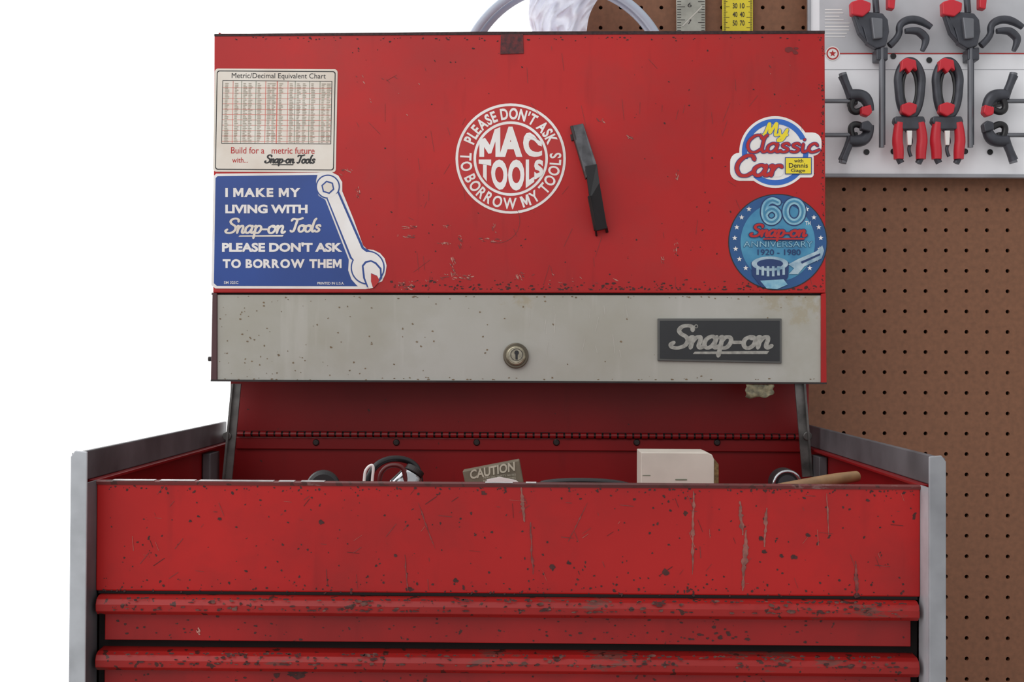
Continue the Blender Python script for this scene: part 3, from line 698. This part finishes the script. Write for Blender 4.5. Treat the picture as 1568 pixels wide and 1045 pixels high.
for k in range(160):
    v = -118+k*1.6; d.rect(1108, v, 1108+(9 if k % 10 == 0 else 6 if k % 5 == 0 else 3.5), v+.6, INK, 0)
    d.rect(1152-(9 if k % 10 == 0 else 6 if k % 5 == 0 else 3.5), v, 1152, v+.6, INK, 0)
for k in range(12):
    d.text(str((k % 7+1)*10), 1122, -114+k*13.2, 1129, -106+k*13.2, INK, 0, .01); d.text(str((k*3 % 9+1)*10), 1133, -114+k*13.2, 1140, -106+k*13.2, INK, 0, .01)
d.build()
for nm, u in (('steel_square', 1058), ('yellow_ruler', 1129)):
    q = P(u, -100, 1.543); cyl('hook_'+nm, q, Vector((q.x, YW+.002, q.z)), .003, STEEL, bpy.data.objects[nm])

# hose coil on hook
e = empty('coiled_air_hose', (xo(865, 1.52), 1.52, zo(133, 1.52)))
HM = mat('grey_blue_hose', (182, 194, 210), .35, 0, .06)
for nm, Rr, Y, du in (('coil', 162, 1.505, 0), ('coil_inner', 154, 1.518, 2)):
    tube(nm, [P(865+du+Rr*math.cos(2*math.pi*k/40), 133+Rr*math.sin(2*math.pi*k/40), Y) for k in range(40)], .0052, HM, e, None, True)
q = P(900, -22, 1.50); cyl('wall_hook', q, Vector((q.x, YW+.001, q.z)), .003, STEEL, e)
# plastic bag
e = empty('plastic_bag', (xo(858, 1.49), 1.49, zo(10, 1.49)))
n1, n2 = 60, 50; V = []; Fc = []
for j in range(n2+1):
    t = j/n2; v = -60+t*150
    uL = 790+t*45+(8*math.sin(t*7)); uR = 942-t*62+5*math.sin(t*9)
    for i in range(n1+1):
        s_ = i/n1; u = uL+(uR-uL)*s_
        y = 1.490+.010*math.sin(s_*17+3*t+2*noise.noise(Vector((s_*3, t*3, 0))))*(1-abs(2*s_-1)**3)+.022*abs(noise.noise(Vector((s_*8+t*5, t*6, 5))))-.006
        V.append(tuple(P(u, v, y)))
for j in range(n2):
    for i in range(n1):
        q = j*(n1+1)+i; Fc.append((q, q+1, q+n1+2, q+n1+1))
me = bpy.data.meshes.new('crumpled_film'); me.from_pydata(V, [], Fc)
bg = mat('clear_poly_film', (228, 230, 242), .2, 0, .06, 60); me.materials.append(bg)
nt = bg.node_tree; bs = nt.nodes['Principled BSDF']; mo = nt.nodes['Material Output']
tr = nt.nodes.new('ShaderNodeBsdfTranslucent'); tr.inputs[0].default_value = (.9, .92, 1, 1)
mx = nt.nodes.new('ShaderNodeMixShader'); mx.inputs[0].default_value = .4
nt.links.new(bs.outputs[0], mx.inputs[1]); nt.links.new(tr.outputs[0], mx.inputs[2]); nt.links.new(mx.outputs[0], mo.inputs['Surface'])
fin(new_obj('crumpled_film', me, e), 0, True)

# ======================= CLAMP SET CARD =======================
YC = 1.535
e = empty('clamp_set_card', (xo(1470, YC), YC, zo(120, YC)))
CG = mat('card_grey', (198, 199, 204), .45, 0, .06)
prism('card', [(1240, -150), (1715, -150), (1715, 270), (1240, 268)], YC, .004, mat('card_white', (246, 246, 250), .45, 0, .03), e, .0006)
prism('card_rim_left', [(1237.5, -150), (1242, -150), (1242, 270), (1237.5, 270)], YC-.004, .008, mat('clear_rim', (160, 162, 168), .3), e, .001)
prism('card_rim_bottom', [(1237.5, 265.5), (1715, 267.5), (1715, 273), (1237.5, 271)], YC-.004, .008, mat('clear_rim', (160, 162, 168), .3), e, .001)
d = Decal('card_print', lambda u, v, o: P(u, v, YC-o), e, .0003, .0002)
d.rect(1255, -145, 1712, 82, CG, 0); d.rect(1255, 81, 1712, 83, RINK, 1)
d.disk(1275, 82, 11, WHITE, 2); d.disk(1275, 82, 9.5, RINK, 3, 7.5); d.star(1275, 82, 5.5, RINK, 3)
d.rect(1245, 106, 1712, 106.8, CG, 1)
for k in range(9): d.rect(1263, 14+k*5.2, 1263+rng.uniform(22, 38), 15.4+k*5.2, WHITE, 2)
d.build()
for k, u in enumerate((1300, 1600)):
    q = P(u, -110, YC-.008); cyl('hang_hook_%d' % k, q, Vector((q.x, YW-.0004, q.z)), .003, STEEL, e)
for k, (u, v) in enumerate(((1300, 200), (1600, 200))):
    q = P(u, v, YC+.003); cyl('rear_standoff_%d' % k, q, Vector((q.x, YW-.0004, q.z)), .006, WHITE, e)
RP = mat('red_plastic', (206, 36, 52), .4, 0, .06); DG = mat('gunmetal', (72, 74, 82), .38, .3, .15, 80); MG = mat('mid_grey_metal', (118, 120, 126), .4, .4, .1)
YT = 1.515
def T(par, nm, pts, rp, m, Y=YT, radii=None, closed=False): return tube(nm, [P(u, v, Y) for u, v in pts], rp*Y/F, m, par, radii, closed)
def Q(par, nm, pts, m, Y=YT, dep=.012, bev=.0015): return prism(nm, pts, Y-dep/2, dep, m, par, bev)
for off in (0, 140):
    g = empty('bar_clamp', (xo(1350+off, YT), YT, zo(100, YT))); o_ = off
    S = lambda pts: [(u+o_, v) for u, v in pts]
    T(g, 'screw_rod', S([(1350-off*.03, 68), (1350-off*.03, 226)]), 4.2, MG)
    T(g, 'rod_guide', S([(1353.5-off*.03, 88), (1353.5-off*.03, 222)]), 2.2, DG)
    Q(g, 'fixed_body', S([(1308, 24), (1330, 18), (1352, 20), (1360, 30), (1362, 48), (1357, 70), (1342, 74), (1328, 66), (1322, 44)]), DG)
    Q(g, 'body_rib', S([(1334, 26), (1352, 28), (1352, 58), (1338, 60)]), MG, YT-.005)
    Q(g, 'red_pad', S([(1303, 3), (1318, -2), (1334, 4), (1333, 16), (1322, 25), (1304, 22)]), RP, YT-.004)
    Q(g, 'pad_neck', S([(1306, 20), (1314, 20), (1328, 64), (1316, 50)]), DG)
    T(g, 'trigger_arm', S([(1362, 70), (1378, 56), (1376, 38), (1392, 29), (1412, 32), (1426, 42)]), 5.5, DG, YT, [1, .9, 1, 1.2, 1.1, .8])
    T(g, 'curved_jaw', S([(1386, 48), (1402, 46), (1412, 52), (1420, 62), (1412, 78)]), 6, DG, YT-.004, [.7, 1, 1.1, 1, .6])
    T(g, 'top_bar', S([(1338, -40), (1342, 20)]), 5, DG)
    Q(g, 'upper_red_tip', S([(1360, -6), (1372, -4), (1370, 14), (1360, 12)]), RP)
    Q(g, 'wall_tie', S([(1342, 74), (1360, 72), (1360, 92), (1342, 92)]), DG, 1.522, .020)
for k, c0 in enumerate((1393, 1451)):
    g = empty('spring_clamp', (xo(c0, YT), YT, zo(170, YT))); S = lambda pts: [(c0+u, v) for u, v in pts]
    T(g, 'handle_loop', S([(20*math.cos(t)*(1 if math.sin(t) < 0 else .85), 136+43*math.sin(t)) for t in [2*math.pi*q/16 for q in range(16)]]), 6.5, DG, YT, None, True)
    T(g, 'inner_loop', S([(11*math.cos(t), 136+30*math.sin(t)) for t in [2*math.pi*q/14 for q in range(14)]]), 2.6, BLACK, YT, None, True)
    Q(g, 'top_red_tip', S([(-12, 92), (-4, 88), (10, 92), (12, 108), (6, 104), (0, 112), (-6, 104), (-14, 110)]), RP, YT-.004)
    Q(g, 'pivot_red', S([(-12, 160), (0, 156), (12, 160), (10, 172), (0, 178), (-12, 172)]), RP, YT-.005)
    Q(g, 'jaw_block', S([(-22, 178), (22, 178), (25, 186), (16, 198), (-14, 198), (-24, 186)]), DG)
    T(g, 'grip_left', S([(-16, 188), (-20, 212), (-17, 230), (-17, 244)]), 7.5, RP, YT-.002, [.9, 1.1, 1.1, 1])
    T(g, 'grip_right', S([(16, 188), (20, 212), (17, 230), (17, 244)]), 7.5, RP, YT-.002, [.9, 1.1, 1.1, 1])
    T(g, 'spring_link', S([(-8, 196), (6, 214), (-4, 228), (2, 240)]), 2.6, DG)
    Q(g, 'center_slot', S([(-4, 200), (4, 200), (3, 222), (-3, 222)]), WHITE, YT-.004, .004, .0005)
    T(g, 'grip_tip_left', S([(-17, 242), (-13, 250)]), 5, DG); T(g, 'grip_tip_right', S([(17, 242), (13, 250)]), 5, DG)
    Q(g, 'back_tie', S([(-6, 170), (6, 170), (6, 190), (-6, 190)]), BLACK, 1.525, .018)
for mir in (0, 1):
    for low in (0, 1):
        g = empty('c_clamp', (xo(1310 if not mir else 1534, YT), YT, zo(150+low*60, YT)))
        X = (lambda u: 2*1421-u) if mir else (lambda u: u)
        Vv = (lambda v: 360-v+2) if low else (lambda v: v)
        S = lambda pts: [(X(u), Vv(v)) for u, v in pts]
        T(g, 'wing_screw', S([(1290, 116), (1297, 134), (1304, 150)]), 6.5, DG, YT, [1.1, .8, 1.2])
        T(g, 'screw_bar', S([(1256, 155), (1306, 155)]), 3.4, MG)
        T(g, 'frame', S([(1300, 146), (1318, 144), (1330, 156), (1332, 170)]), 8, DG, YT, [1.1, 1.2, 1.1, .8])
        T(g, 'swivel', S([(1306, 152), (1300, 166), (1312, 174), (1322, 167)]), 5, BLACK)
        T(g, 'knob_end', S([(1290, 112), (1292, 120)]), 6, MG)
        Q(g, 'red_pad', S([(1319, 164), (1334, 160), (1336, 172), (1330, 178), (1320, 175)]), RP if not low else DG, YT-.006)
        Q(g, 'back_tie', S([(1302, 146), (1314, 146), (1314, 160), (1302, 160)]), BLACK, 1.525, .018)
d = Decal('card_punch_holes', lambda u, v, o: P(u, v, YC-o), e, .0012, .0002)
for u, v in ((1368, 86), (1368, 232), (1478, 86), (1478, 232), (1327, 233), (1516, 233), (1423, 92)):
    d.disk(u, v, 4.5, BLACK, 0, n=20)
d.build()

# ======================= ROLLER CABINET BELOW =======================
cab = empty('roller_cabinet', ((XL+XR)/2, 1.22, 0)); zt = ZBOT-.003
box('cabinet_shell', XL, XR, Y0+.01, YB, .12, zt, RED, cab, .003)
for k in range(6):
    z1 = zt-.02-k*.14; box('cabinet_drawer_%d' % k, XL+.02, XR-.02, Y0, Y0+.012, z1-.13, z1, RED, cab, .003)
    box('cabinet_pull_%d' % k, XL+.03, XR-.03, Y0-.012, Y0, z1-.02, z1-.005, STEEL, cab, .002)
for x in (XL+.06, XR-.06):
    for y in (Y0+.07, YB-.06):
        cyl('caster', (x-.015, y, .05), (x+.015, y, .05), .05, BLACK, cab, 32, .003); box('caster_fork', x-.02, x+.02, y-.02, y+.02, .06, .121, STEEL, cab)

# ======================= LIGHT =======================
w = bpy.data.worlds.new('overcast_daylight'); scene.world = w; w.use_nodes = True; nt = w.node_tree; n = nt.nodes; L = nt.links
bgn = n['Background']; tc = n.new('ShaderNodeTexCoord')
dt = n.new('ShaderNodeVectorMath'); dt.operation = 'DOT_PRODUCT'; dt.inputs[1].default_value = Vector((-.55, .83, 0)).normalized()
L.new(tc.outputs['Generated'], dt.inputs[0])
mr = n.new('ShaderNodeMapRange'); mr.inputs[1].default_value = -.2; mr.inputs[2].default_value = .6; mr.inputs[3].default_value = .68; mr.inputs[4].default_value = 2.2
L.new(dt.outputs['Value'], mr.inputs[0]); L.new(mr.outputs[0], bgn.inputs['Strength']); bgn.inputs['Color'].default_value = (1, 1, 1, 1)
ld = bpy.data.lights.new('soft_fill_light', 'AREA'); ld.energy = 17; ld.size = 1.8; lo = bpy.data.objects.new('soft_fill_light', ld)  # added soft lamp for front shading and brightness, no known fixture
scene.collection.objects.link(lo); lo.location = (-.9, -.7, 2.9); lo.rotation_euler = (Vector((0, 1.2, 1.3))-lo.location).to_track_quat('-Z', 'Y').to_euler()
